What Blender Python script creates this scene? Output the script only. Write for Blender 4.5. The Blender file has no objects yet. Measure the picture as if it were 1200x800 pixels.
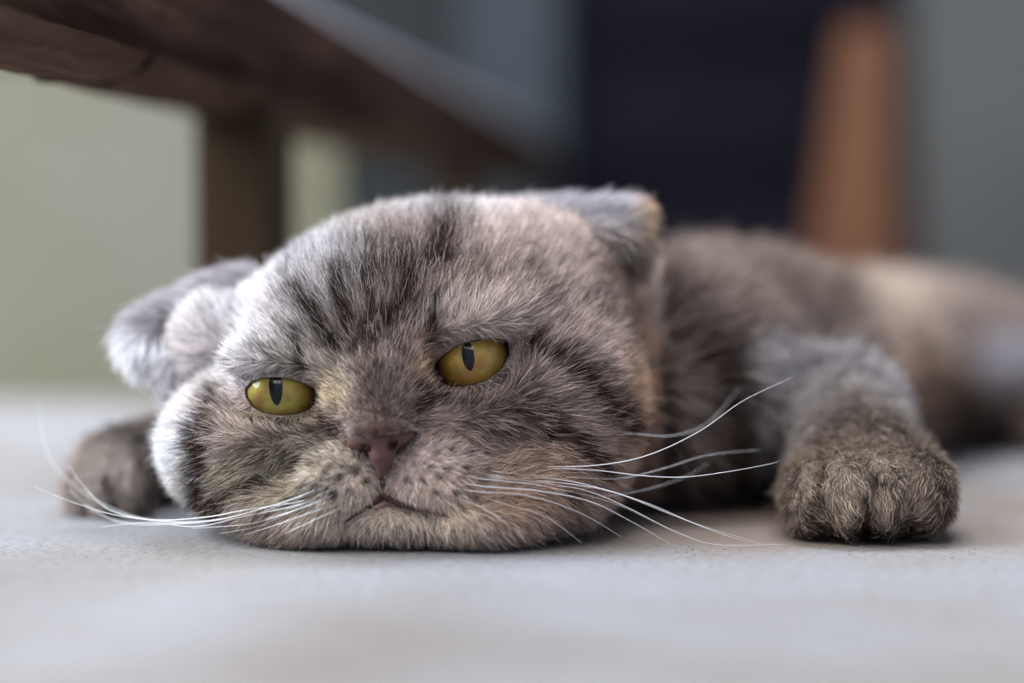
import bpy, bmesh, math, random
import numpy as np
from mathutils import Vector, Matrix

rng = np.random.default_rng(7)
random.seed(7)
SC = bpy.context.scene
COL = SC.collection

# ------------------------------------------------------------------ camera
FPX = 2667.0                       # focal length in pixels of the 1200 px wide frame (80 mm on 36 mm)
CAM = np.array([0.0, -580.0, 77.5])      # millimetres
PITCH = math.atan(114.0 / FPX)           # looking slightly down
cam_d = bpy.data.cameras.new('camera')
cam_d.lens = 80.0
cam_d.sensor_width = 36.0
cam_d.clip_start = 0.02
cam_d.dof.use_dof = True
cam_d.dof.focus_distance = 0.580
cam_d.dof.aperture_fstop = 3.2
cam = bpy.data.objects.new('camera', cam_d)
COL.objects.link(cam)
cam.location = CAM / 1000.0
cam.rotation_euler = (math.radians(90) - PITCH, 0, 0)
SC.camera = cam

# ------------------------------------------------------------------ light
SC.view_settings.view_transform = 'Standard'
SC.view_settings.look = 'None'
SC.view_settings.gamma = 1.0
SC.view_settings.use_curve_mapping = False
SC.view_settings.exposure = 0.38

world = bpy.data.worlds.new('overcast_sky')
SC.world = world
world.use_nodes = True
bgn = world.node_tree.nodes['Background']
bgn.inputs[0].default_value = (0.62, 0.74, 1.0, 1)
bgn.inputs[1].default_value = 0.55


def area(name, loc, target, size, power, color):
    d = bpy.data.lights.new(name, 'AREA')
    d.shape = 'RECTANGLE'
    d.size, d.size_y = size
    d.energy = power
    d.color = color
    o = bpy.data.objects.new(name, d)
    COL.objects.link(o)
    o.location = loc
    o.rotation_euler = (Vector(target) - Vector(loc)).to_track_quat('-Z', 'Y').to_euler()
    return o


area('daylight_opening', (-1.05, 0.0, 0.85), (0, 0.03, 0.03), (0.9, 0.9), 42.0, (0.88, 0.94, 1.0))
area('daylight_overhead', (0.1, 0.55, 1.30), (0.02, 0.1, 0.03), (0.9, 0.5), 25.0, (0.82, 0.89, 1.0))
area('daylight_front', (-0.35, -0.85, 1.35), (0.0, 0.0, 0.03), (0.9, 0.9), 15.0, (1.0, 0.96, 0.91))

# ------------------------------------------------------------------ helpers
CP, SP = math.cos(PITCH), math.sin(PITCH)
FWD = np.array([0, CP, -SP])
UPV = np.array([0, SP, CP])


def P(px, py, y):
    """Photo pixel at world depth y (mm) -> world point in mm."""
    r = FWD + np.array([(px - 600) / FPX, 0, 0]) + UPV * ((400 - py) / FPX)
    return CAM + r * ((y - CAM[1]) / r[1])


def proj(p):
    """World mm points (N,3) -> front-view coordinates (u, v) used to lay out the coat pattern."""
    q = p - CAM
    zc = q @ FWD
    return 600 + FPX * q[:, 0] / zc, 400 - FPX * (q @ UPV) / zc


def PS(y):
    """mm per pixel at world depth y."""
    return (y - CAM[1]) / FPX


def lin(r, g, b):
    f = lambda c: (c / 255 / 12.92) if c / 255 <= 0.04045 else ((c / 255 + 0.055) / 1.055) ** 2.4
    return np.array([f(r), f(g), f(b)])


def new_mat(name):
    m = bpy.data.materials.new(name)
    m.use_nodes = True
    nt = m.node_tree
    nt.nodes.clear()
    out = nt.nodes.new('ShaderNodeOutputMaterial')
    return m, nt, out


def N(nt, t, **kw):
    n = nt.nodes.new(t)
    for k, v in kw.items():
        setattr(n, k, v)
    return n


def principled(nt, out, color=None, rough=0.6, spec=0.4):
    b = N(nt, 'ShaderNodeBsdfPrincipled')
    if color is not None:
        b.inputs['Base Color'].default_value = (*color, 1)
    b.inputs['Roughness'].default_value = rough
    b.inputs['Specular IOR Level'].default_value = spec
    nt.links.new(b.outputs[0], out.inputs[0])
    return b


def ramp(nt, stops):
    r = N(nt, 'ShaderNodeValToRGB')
    el = r.color_ramp.elements
    while len(el) < len(stops):
        el.new(0.5)
    for e, (p, c) in zip(el, stops):
        e.position = p
        e.color = (*c, 1)
    return r


def noisy_mat(name, c1, c2, scale, rough=0.7, bump=0.0, stretch=(1, 1, 1), detail=6, c3=None, spec=0.3, bscale=None):
    m, nt, out = new_mat(name)
    b = principled(nt, out, None, rough, spec)
    tc = N(nt, 'ShaderNodeTexCoord')
    mp = N(nt, 'ShaderNodeMapping')
    mp.inputs['Scale'].default_value = stretch
    nt.links.new(tc.outputs['Object'], mp.inputs[0])
    no = N(nt, 'ShaderNodeTexNoise')
    no.inputs['Scale'].default_value = scale
    no.inputs['Detail'].default_value = detail
    no.inputs['Roughness'].default_value = 0.6
    nt.links.new(mp.outputs[0], no.inputs['Vector'])
    stops = [(0.3, c1), (0.7, c2)] if c3 is None else [(0.28, c1), (0.5, c2), (0.72, c3)]
    r = ramp(nt, stops)
    nt.links.new(no.outputs[0], r.inputs[0])
    nt.links.new(r.outputs[0], b.inputs['Base Color'])
    if bump:
        n2 = N(nt, 'ShaderNodeTexNoise')
        n2.inputs['Scale'].default_value = bscale or scale * 6
        n2.inputs['Detail'].default_value = 8
        nt.links.new(mp.outputs[0], n2.inputs['Vector'])
        bp = N(nt, 'ShaderNodeBump')
        bp.inputs['Strength'].default_value = bump
        bp.inputs['Distance'].default_value = 0.002
        nt.links.new(n2.outputs[0], bp.inputs['Height'])
        nt.links.new(bp.outputs[0], b.inputs['Normal'])
    return m


def tag(o, label=None, cat=None, group=None, kind=None):
    if label: o['label'] = label
    if cat: o['category'] = cat
    if group: o['group'] = group
    if kind: o['kind'] = kind
    return o


def link(name, me, mat=None, parent=None, smooth=False):
    o = bpy.data.objects.new(name, me)
    COL.objects.link(o)
    if mat is not None:
        me.materials.append(mat)
    if parent is not None:
        o.parent = parent
    if smooth and hasattr(me, 'polygons'):
        me.polygons.foreach_set('use_smooth', np.ones(len(me.polygons), bool))
    return o


def mesh_np(name, verts, faces):
    """verts in mm (N,3), faces (M,4) or (M,3)."""
    me = bpy.data.meshes.new(name)
    k = faces.shape[1]
    me.vertices.add(len(verts))
    me.vertices.foreach_set('co', (np.asarray(verts, np.float32) / 1000).ravel())
    me.loops.add(len(faces) * k)
    me.loops.foreach_set('vertex_index', faces.astype(np.int32).ravel())
    me.polygons.add(len(faces))
    me.polygons.foreach_set('loop_start', np.arange(0, len(faces) * k, k, dtype=np.int32))
    me.update(calc_edges=True)
    me.validate()
    return me


def box_mesh(name, x0, x1, y0, y1, z0, z1, bevel=0.0, seg=2):
    bm = bmesh.new()
    bmesh.ops.create_cube(bm, size=1)
    for v in bm.verts:
        v.co = ((x0 + x1) / 2 + v.co.x * (x1 - x0), (y0 + y1) / 2 + v.co.y * (y1 - y0), (z0 + z1) / 2 + v.co.z * (z1 - z0))
    if bevel:
        bmesh.ops.bevel(bm, geom=list(bm.edges), offset=bevel, segments=seg, affect='EDGES', profile=0.5)
    me = bpy.data.meshes.new(name)
    bm.to_mesh(me)
    bm.free()
    return me


def catmull(pts, n):
    pts = np.asarray(pts, float)
    p = np.vstack([2 * pts[0] - pts[1], pts, 2 * pts[-1] - pts[-2]])
    out = []
    segs = len(pts) - 1
    for t in np.linspace(0, segs, n):
        i = min(int(t), segs - 1)
        u = t - i
        a, b, c, d = p[i], p[i + 1], p[i + 2], p[i + 3]
        out.append(0.5 * (2 * b + (c - a) * u + (2 * a - 5 * b + 4 * c - d) * u * u + (3 * b - a - 3 * c + d) * u ** 3))
    return np.array(out)


def tube(name, pts, radii, sides=6):
    """tapered tube mesh along pts (mm)."""
    pts = np.asarray(pts, float)
    n = len(pts)
    T = np.gradient(pts, axis=0)
    T /= np.linalg.norm(T, axis=1)[:, None]
    ref = np.array([0.1, -1.0, 0.15])
    A = np.cross(T, ref); A /= np.linalg.norm(A, axis=1)[:, None]
    B = np.cross(T, A)
    ang = np.linspace(0, 2 * np.pi, sides, endpoint=False)
    V = pts[:, None] + np.asarray(radii)[:, None, None] * (A[:, None] * np.cos(ang)[None, :, None] + B[:, None] * np.sin(ang)[None, :, None])
    V = V.reshape(-1, 3)
    F = []
    for i in range(n - 1):
        for s in range(sides):
            a, b = i * sides + s, i * sides + (s + 1) % sides
            F.append((a, b, b + sides, a + sides))
    me = mesh_np(name, V, np.array(F))
    bm = bmesh.new(); bm.from_mesh(me)
    bmesh.ops.holes_fill(bm, edges=[e for e in bm.edges if e.is_boundary], sides=0)
    bmesh.ops.recalc_face_normals(bm, faces=bm.faces)
    bm.to_mesh(me); bm.free()
    return me


# ------------------------------------------------------------------ implicit surfaces
class Field:
    def __init__(self, xs, ys, zs):
        self.x, self.y, self.z = (np.asarray(a, np.float32) for a in (xs, ys, zs))
        self.D = np.full((len(xs), len(ys), len(zs)), 30.0, np.float32)

    def sub(self, lo, hi):
        sl = []
        for a, l, h in zip((self.x, self.y, self.z), lo, hi):
            i, j = np.searchsorted(a, l), np.searchsorted(a, h)
            sl.append(slice(max(i - 1, 0), min(j + 1, len(a))))
        g = np.meshgrid(self.x[sl[0]], self.y[sl[1]], self.z[sl[2]], indexing='ij', sparse=True)
        return tuple(sl), g

    def combine(self, sl, d, k, mode):
        a = self.D[sl]
        if mode == 'add':
            h = np.maximum(k - np.abs(a - d), 0) / k if k > 0 else 0
            self.D[sl] = np.minimum(a, d) - (h * h * k * 0.25 if k > 0 else 0)
        else:
            d = -d
            h = np.maximum(k - np.abs(a - d), 0) / k if k > 0 else 0
            self.D[sl] = np.maximum(a, d) + (h * h * k * 0.25 if k > 0 else 0)

    def ellipsoid(self, c, r, roll=0.0, yaw=0.0, k=6.0, mode='add'):
        """c centre mm, r radii mm along local x, y (depth), z; roll about the y axis, right side up when positive."""
        c = np.asarray(c, float)
        m = max(r) + k + 6
        sl, (X, Y, Z) = self.sub(c - m, c + m)
        X, Y, Z = X - np.float32(c[0]), Y - np.float32(c[1]), Z - np.float32(c[2])
        if yaw:
            cy, sy = math.cos(math.radians(yaw)), math.sin(math.radians(yaw))
            X, Y = cy * X + sy * Y, -sy * X + cy * Y
        if roll:
            cr, sr = math.cos(math.radians(roll)), math.sin(math.radians(roll))
            X, Z = cr * X + sr * Z, -sr * X + cr * Z
        a, b, e = (np.float32(v) for v in r)
        k0 = np.sqrt((X / a) ** 2 + (Y / b) ** 2 + (Z / e) ** 2)
        k1 = np.sqrt((X / a ** 2) ** 2 + (Y / b ** 2) ** 2 + (Z / e ** 2) ** 2)
        self.combine(sl, k0 * (k0 - 1) / np.maximum(k1, 1e-6), k, mode)

    def E(self, px, py, y, rx, ry, rz, roll=0.0, k=6.0, mode='add', yaw=0.0):
        """ellipsoid laid out in front-view pixels at depth y; rx, rz in pixels, ry in mm."""
        s = PS(y)
        self.ellipsoid(P(px, py, y), (rx * s, ry, rz * s), roll, yaw, k, mode)

    def capsule(self, a, b, ra, rb, k=6.0, mode='add'):
        a, b = np.asarray(a, float), np.asarray(b, float)
        m = max(ra, rb) + k + 6
        sl, (X, Y, Z) = self.sub(np.minimum(a, b) - m, np.maximum(a, b) + m)
        d = b - a
        t = np.clip(((X - a[0]) * d[0] + (Y - a[1]) * d[1] + (Z - a[2]) * d[2]) / (d @ d), 0, 1).astype(np.float32)
        q = np.sqrt((X - a[0] - t * d[0]) ** 2 + (Y - a[1] - t * d[1]) ** 2 + (Z - a[2] - t * d[2]) ** 2)
        self.combine(sl, (q - (ra + (rb - ra) * t)).astype(np.float32), k, mode)

    def mesh(self):
        D, xs, ys, zs = self.D, self.x, self.y, self.z
        s = D < 0
        nx, ny, nz = D.shape
        c = np.zeros((nx - 1, ny - 1, nz - 1), np.uint8)
        for i in (0, 1):
            for j in (0, 1):
                for k in (0, 1):
                    c += s[i:nx - 1 + i, j:ny - 1 + j, k:nz - 1 + k]
        act = (c > 0) & (c < 8)
        ids = np.full(c.shape, -1, np.int32)
        I, J, K = np.nonzero(act)
        ids[I, J, K] = np.arange(len(I))
        acc = np.zeros((len(I), 3)); cnt = np.zeros(len(I))
        cor = [(i, j, k) for i in (0, 1) for j in (0, 1) for k in (0, 1)]
        for a in cor:
            for b in cor:
                if sum(np.abs(np.subtract(a, b))) != 1 or a > b: continue
                va = D[I + a[0], J + a[1], K + a[2]]; vb = D[I + b[0], J + b[1], K + b[2]]
                m = (va < 0) != (vb < 0)
                t = (va[m] / (va[m] - vb[m]))[:, None]
                pa = np.stack([xs[I[m] + a[0]], ys[J[m] + a[1]], zs[K[m] + a[2]]], 1)
                pb = np.stack([xs[I[m] + b[0]], ys[J[m] + b[1]], zs[K[m] + b[2]]], 1)
                acc[m] += pa + (pb - pa) * t; cnt[m] += 1
        V = acc / cnt[:, None]
        F = []
        for ax in range(3):
            sh = [slice(1, -1)] * 3
            lo = list(sh); hi = list(sh)
            lo[ax] = slice(0, -1); hi[ax] = slice(1, None)
            A, B = s[tuple(lo)], s[tuple(hi)]
            q = np.nonzero(A != B)
            base = [q[0] + (0 if ax == 0 else 1), q[1] + (0 if ax == 1 else 1), q[2] + (0 if ax == 2 else 1)]
            o1, o2 = [(1, 2), (2, 0), (0, 1)][ax]
            def cell(d1, d2):
                ii = [b.copy() for b in base]
                ii[o1] -= d1; ii[o2] -= d2
                return ids[ii[0], ii[1], ii[2]]
            f = np.stack([cell(1, 1), cell(0, 1), cell(0, 0), cell(1, 0)], 1)
            flip = ~A[q]
            f[flip] = f[flip][:, ::-1]
            F.append(f)
        F = np.concatenate(F)
        return V, F[(F >= 0).all(1)]


def poly_sd(px, py, poly):
    """signed distance (px) to a polygon, negative inside."""
    poly = np.asarray(poly, float)
    d = np.full(np.shape(px), 1e9)
    ins = np.zeros(np.shape(px), bool)
    for (ax, ay), (bx, by) in zip(poly, np.roll(poly, -1, 0)):
        ex, ey = bx - ax, by - ay
        wx, wy = px - ax, py - ay
        t = np.clip((wx * ex + wy * ey) / (ex * ex + ey * ey), 0, 1)
        d = np.minimum(d, (wx - t * ex) ** 2 + (wy - t * ey) ** 2)
        cond = ((ay > py) != (by > py))
        xi = ax + (py - ay) / np.where(by - ay == 0, 1e-9, by - ay) * ex
        ins ^= cond & (px < xi)
    d = np.sqrt(d)
    return np.where(ins, -d, d)


def smooth_noise(p, scale, seed):
    """cheap band-limited noise in -1..1 from random sines, p in mm."""
    r = np.random.default_rng(seed)
    v = 0
    for i in range(7):
        k = r.normal(size=3); k /= np.linalg.norm(k)
        v = v + np.sin((p @ k) * (2 * np.pi / scale) * r.uniform(0.6, 1.7) + r.uniform(0, 6.28))
    return v / 3.2


# ------------------------------------------------------------------ setting
def wall_box(name, x0, x1, y0, y1, z0, z1, mat, bevel=0.0):
    o = link(name, box_mesh(name, x0, x1, y0, y1, z0, z1, bevel), mat)
    return tag(o, kind='structure')


def floor_mat():
    m, nt, out = new_mat('concrete_floor')
    b = principled(nt, out, None, 0.75, 0.3)
    tc = N(nt, 'ShaderNodeTexCoord')
    big = N(nt, 'ShaderNodeTexNoise'); big.inputs['Scale'].default_value = 9; big.inputs['Detail'].default_value = 5
    nt.links.new(tc.outputs['Object'], big.inputs['Vector'])
    r1 = ramp(nt, [(0.32, lin(118, 109, 102)), (0.5, lin(128, 125, 124)), (0.68, lin(135, 135, 139))])
    nt.links.new(big.outputs[0], r1.inputs[0])
    fine = N(nt, 'ShaderNodeTexNoise'); fine.inputs['Scale'].default_value = 420; fine.inputs['Detail'].default_value = 6; fine.inputs['Roughness'].default_value = 0.7
    nt.links.new(tc.outputs['Object'], fine.inputs['Vector'])
    r2 = ramp(nt, [(0.3, (0.52, 0.48, 0.44)), (0.5, (0.9, 0.89, 0.88)), (0.7, (1.06, 1.06, 1.06))])
    nt.links.new(fine.outputs[0], r2.inputs[0])
    mx = N(nt, 'ShaderNodeMix', data_type='RGBA', blend_type='MULTIPLY'); mx.inputs[0].default_value = 1
    nt.links.new(r1.outputs[0], mx.inputs[6]); nt.links.new(r2.outputs[0], mx.inputs[7])
    # brown dust lying where the cat rests and to its right
    sp = N(nt, 'ShaderNodeSeparateXYZ'); nt.links.new(tc.outputs['Object'], sp.inputs[0])
    mp = N(nt, 'ShaderNodeMapping'); mp.inputs['Location'].default_value = (-0.06, -0.045, 0); mp.inputs['Scale'].default_value = (1, 1, 1)
    vm = N(nt, 'ShaderNodeVectorMath', operation='SUBTRACT'); vm.inputs[1].default_value = (0.085, 0.06, 0)
    vs = N(nt, 'ShaderNodeVectorMath', operation='MULTIPLY'); vs.inputs[1].default_value = (6.5, 11, 1)
    vl = N(nt, 'ShaderNodeVectorMath', operation='LENGTH')
    nt.links.new(tc.outputs['Object'], vm.inputs[0]); nt.links.new(vm.outputs[0], vs.inputs[0]); nt.links.new(vs.outputs[0], vl.inputs[0])
    ad = N(nt, 'ShaderNodeMath', operation='MULTIPLY_ADD'); ad.inputs[1].default_value = 1.1; ad.inputs[2].default_value = -0.55
    nt.links.new(big.outputs[0], ad.inputs[0])
    a2 = N(nt, 'ShaderNodeMath', operation='ADD'); nt.links.new(vl.outputs['Value'], a2.inputs[0]); nt.links.new(ad.outputs[0], a2.inputs[1])
    mr = N(nt, 'ShaderNodeMapRange'); mr.inputs['From Min'].default_value = 1.1; mr.inputs['From Max'].default_value = 0.35; mr.inputs['To Max'].default_value = 0.55
    nt.links.new(a2.outputs[0], mr.inputs['Value'])
    mx2 = N(nt, 'ShaderNodeMix', data_type='RGBA'); mx2.inputs[7].default_value = (*lin(112, 88, 66), 1)
    nt.links.new(mr.outputs[0], mx2.inputs[0]); nt.links.new(mx.outputs[2], mx2.inputs[6])
    nt.links.new(mx2.outputs[2], b.inputs['Base Color'])
    bp = N(nt, 'ShaderNodeBump'); bp.inputs['Strength'].default_value = 0.7; bp.inputs['Distance'].default_value = 0.0012
    nt.links.new(fine.outputs[0], bp.inputs['Height']); nt.links.new(bp.outputs[0], b.inputs['Normal'])
    return m


fl = link('floor', box_mesh('floor', -1.6, 1.4, -1.2, 1.75, -0.05, 0.0), floor_mat())
tag(fl, 'pale grey dusty concrete floor', kind='structure')

M_plaster = noisy_mat('cream_plaster', lin(98, 95, 78), lin(109, 106, 88), 5, 0.85, 0.15, c3=lin(114, 113, 102))
M_slate = noisy_mat('slate_grey_paint', lin(24, 28, 28), lin(31, 35, 36), 3, 0.7)
M_grey = noisy_mat('grey_concrete', lin(70, 70, 67), lin(81, 80, 77), 4, 0.85)
M_navy = noisy_mat('navy_metal', lin(19, 18, 24), lin(24, 23, 30), 6, 0.9, spec=0.02)
M_wood_dark = noisy_mat('weathered_dark_wood', lin(30, 19, 15), lin(50, 36, 29), 60, 0.95, 1.0, (0.10, 1, 1), c3=lin(84, 64, 52), bscale=300, spec=0.02)
M_wood_leg = noisy_mat('olive_brown_wood', lin(50, 40, 30), lin(62, 49, 36), 12, 0.9, 0.3, (1, 1, 0.15), spec=0.03)
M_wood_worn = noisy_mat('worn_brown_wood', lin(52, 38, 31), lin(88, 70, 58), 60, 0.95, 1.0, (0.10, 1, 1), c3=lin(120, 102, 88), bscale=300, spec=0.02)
M_wood_grey = noisy_mat('worn_grey_wood', lin(104, 100, 102), lin(122, 119, 122), 20, 0.7, 0.4, (0.12, 1, 1))
M_wood_orange = noisy_mat('orange_brown_wood', lin(84, 49, 27), lin(100, 65, 41), 9, 0.6, 0.2, (1, 1, 0.15))
M_wood_red = noisy_mat('red_brown_wood', lin(30, 15, 12), lin(38, 20, 16), 9, 0.6, 0.2, (1, 1, 0.15))


def pxX(px, y): return float(P(px, 300, y)[0]) / 1000


# left wall (cream plaster): its right-hand end stands at pixel ~400
wl = wall_box('wall_left', -1.6, pxX(402, 560), 0.56, 0.66, 0.0, 0.168, M_plaster)
wb = wall_box('wall_back', -0.5, 1.0, 1.55, 1.65, 0.0, 1.1, M_slate)
M_slate2 = noisy_mat('light_slate_paint', lin(43, 49, 53), lin(50, 57, 61), 3, 0.7)
wall_box('trim_1', pxX(540, 1470), pxX(655, 1470), 1.47, 1.55, 0.0, 1.1, M_slate2)
wr = wall_box('wall_right', pxX(1082, 1250), 1.4, 1.25, 1.35, 0.0, 1.1, M_grey)


# navy door in the back wall
def door():
    root = bpy.data.objects.new('door_1', None); COL.objects.link(root)
    x0, x1 = pxX(655, 1500), pxX(1100, 1500)
    root.location = (x0, 1.5, 0)
    tag(root, 'dark navy metal door at the back', kind='structure')
    link('door_panel', box_mesh('door_panel', 0, x1 - x0, 0, 0.05, 0.0, 1.05, 0.004), M_navy, root)
    for i in range(9):
        link('slat', box_mesh('slat', 0.03, x1 - x0 - 0.03, -0.014, 0.002, 0.04 + i * 0.11, 0.135 + i * 0.11, 0.005), M_navy, root)
    return root


door()


# bench frame: rail and two legs
def bench():
    a = P(0, 72, -60) / 1000                      # lower front edge near the camera
    b = P(640, 217, 1400) / 1000
    root = bpy.data.objects.new('bench_frame', None); COL.objects.link(root)
    d = b - a
    ang = math.atan2(d[1], d[0])
    a0 = a - d / np.linalg.norm(d) * 0.28
    root.location = (a0[0], a0[1], 0)
    root.rotation_euler = (0, 0, ang)
    tag(root, 'dark weathered wooden bench frame with a cracked rail running above the cat', 'bench')
    L = float(np.linalg.norm(d)) + 0.33
    z0, H, T = float(a[2]) + 0.0050, 0.0465, 0.030
    # rail cross-section in local (y, z): front face is y = 0 side facing the camera (-y)
    prof = [(0.0035, 0.0), (0.0005, 0.007), (0.0, 0.012), (0.0, H - 0.010), (0.0032, H - 0.001), (0.006, H), (T, H), (T, 0.0)]
    prof = [(0.012, 0.0), (0.0060, 0.0032), (0.0018, 0.0085), (0.0, 0.015), (0.0, H - 0.002), (0.0042, H + 0.0045), (0.007, H + 0.0055), (T, H + 0.0055), (T, 0.0)]
    bm = bmesh.new()
    ns = 260
    rr = random.Random(3)
    rings = []
    crack = 0.28 + 0.175
    for i in range(ns + 1):
        s = L * (i / ns) ** 1.6
        ring = []
        wob = 0.0002 * math.sin(s * 37) + 0.00015 * math.sin(s * 91 + 1)
        for j, (y, z) in enumerate(prof):
            jit = rr.uniform(-0.0003, 0.0003)
            zz = z0 + z + (wob if z < 0.012 else 0) + jit
            ring.append(bm.verts.new((s, y + jit, zz)))
        rings.append(ring)
    for i in range(ns):
        for j in range(len(prof)):
            k = (j + 1) % len(prof)
            f = bm.faces.new((rings[i][j], rings[i][k], rings[i + 1][k], rings[i + 1][j]))
            f.smooth = j in (0, 1, 2, 3)
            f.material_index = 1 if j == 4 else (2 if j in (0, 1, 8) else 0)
    bm.faces.new(rings[0][::-1]); bm.faces.new(rings[-1])
    bmesh.ops.recalc_face_normals(bm, faces=bm.faces)
    me = bpy.data.meshes.new('rail'); bm.to_mesh(me); bm.free()
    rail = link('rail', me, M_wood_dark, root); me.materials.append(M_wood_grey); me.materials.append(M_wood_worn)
    # legs
    ca, sa = math.cos(-ang), math.sin(-ang)
    for px in (320, 560):
        # where along the rail does the leg's right-hand side fall; the leg stands under the rail
        best = min(np.linspace(0, L, 600), key=lambda q: abs(float(proj(np.array([[(a0[0] + math.cos(ang) * q) * 1000, (a0[1] + math.sin(ang) * q) * 1000, 120]]))[0][0]) - px))
        link('leg', box_mesh('leg', best, best + 0.05, 0.002, T - 0.0005, 0.0005, z0 + 0.004, 0.002), M_wood_leg, root)
    # crack across the rail
    loc = lambda px_: min(np.linspace(0, L, 1500), key=lambda q: abs(float(proj(np.array([[(a0[0] + math.cos(ang) * q) * 1000, (a0[1] + math.sin(ang) * q) * 1000, 150]]))[0][0]) - px_))
    c0 = loc(188)
    path = [(c0 + 0.004, 0.0002, z0 + H), (c0 + 0.003, 0.0, z0 + 0.045), (c0 + 0.005, 0.0, z0 + 0.032), (c0 + 0.002, 0.0004, z0 + 0.018), (c0 - 0.002, 0.003, z0 + 0.006), (c0 - 0.006, 0.0115, z0 + 0.0003), (c0 - 0.010, 0.022, z0), (c0 - 0.016, 0.033, z0)]
    q = catmull(np.array(path) * 1000, 40)
    m_, nt_, out_ = new_mat('crack_dark'); principled(nt_, out_, lin(18, 13, 11), 0.9, 0.1)
    link('crack', tube('crack', q, np.full(40, 0.7) * (0.7 + 0.4 * np.sin(np.arange(40) * 0.9)), 6), m_, rail)
    return root, rail


bench_root, rail = bench()


def plank():
    root = bpy.data.objects.new('leaning_board', None); COL.objects.link(root)
    y = 1080
    b0 = P(1010, 330, y) / 1000
    root.location = (float(b0[0]), y / 1000, 0)
    tag(root, 'orange brown wooden board with a red brown edge leaning upright behind the cat', 'board')
    s = PS(y) / 1000
    bm = bmesh.new()
    # face polygon in local x,z (seen from the front), tapered to the top
    def slab(name, pts, y0, y1, mat):
        bm = bmesh.new()
        vs = [bm.verts.new((x, y0, z)) for x, z in pts]
        f = bm.faces.new(vs)
        r = bmesh.ops.extrude_face_region(bm, geom=[f])
        for v in r['geom']:
            if isinstance(v, bmesh.types.BMVert): v.co.y = y1
        bmesh.ops.recalc_face_normals(bm, faces=bm.faces)
        bmesh.ops.bevel(bm, geom=list(bm.edges), offset=0.002, segments=2, affect='EDGES')
        me = bpy.data.meshes.new(name); bm.to_mesh(me); bm.free()
        return link(name, me, mat, root)
    cx = float(b0[0])
    X = lambda px, py: float(P(px, py, y)[0]) / 1000 - cx
    Z = lambda px, py: float(P(px, py, y)[2]) / 1000
    slab('face_board', [(X(915, 530), 0.001), (X(1043, 530), 0.001), (X(1046, 300), Z(1040, 300)), (X(1042, 28), Z(1040, 28)), (X(990, 28), Z(990, 28)), (X(955, 270), Z(955, 270))], 0.0, 0.022, M_wood_orange)
    slab('edge_board', [(X(1044, 530), 0.001), (X(1085, 530), 0.001), (X(1083, 300), Z(1083, 300)), (X(1070, 38), Z(1078, 38)), (X(1043, 38), Z(1040, 38)), (X(1047, 300), Z(1040, 300))], 0.004, 0.03, M_wood_red)
    return root


plank()

# ------------------------------------------------------------------ the cat
EYE_L = [(288, 457), (296, 447), (310, 443.5), (325, 443), (340, 445), (355, 450), (367, 456), (373, 462), (369, 473), (362, 479), (350, 483.5), (335, 485.5), (320, 485), (307, 482), (297, 476), (290, 467)]
EYE_R = [(511, 425), (520, 417), (533, 408), (543, 403), (553, 400), (567, 398), (580, 397), (592, 399.5), (598, 405), (595, 418), (588, 430), (577, 440), (563, 447), (545, 452), (530, 452.5), (517, 449), (511, 440), (509.5, 431)]
EB_R = 10.4
EB_L_C = P(330, 464, 12.6)
EB_R_C = P(555, 424, 12.8)


def stepped(*spans):
    out = []
    for a, b, h in spans:
        n = max(1, int(round((b - a) / h)))
        out += list(np.linspace(a, b, n, endpoint=False))
    out.append(spans[-1][1])
    return out


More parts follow.
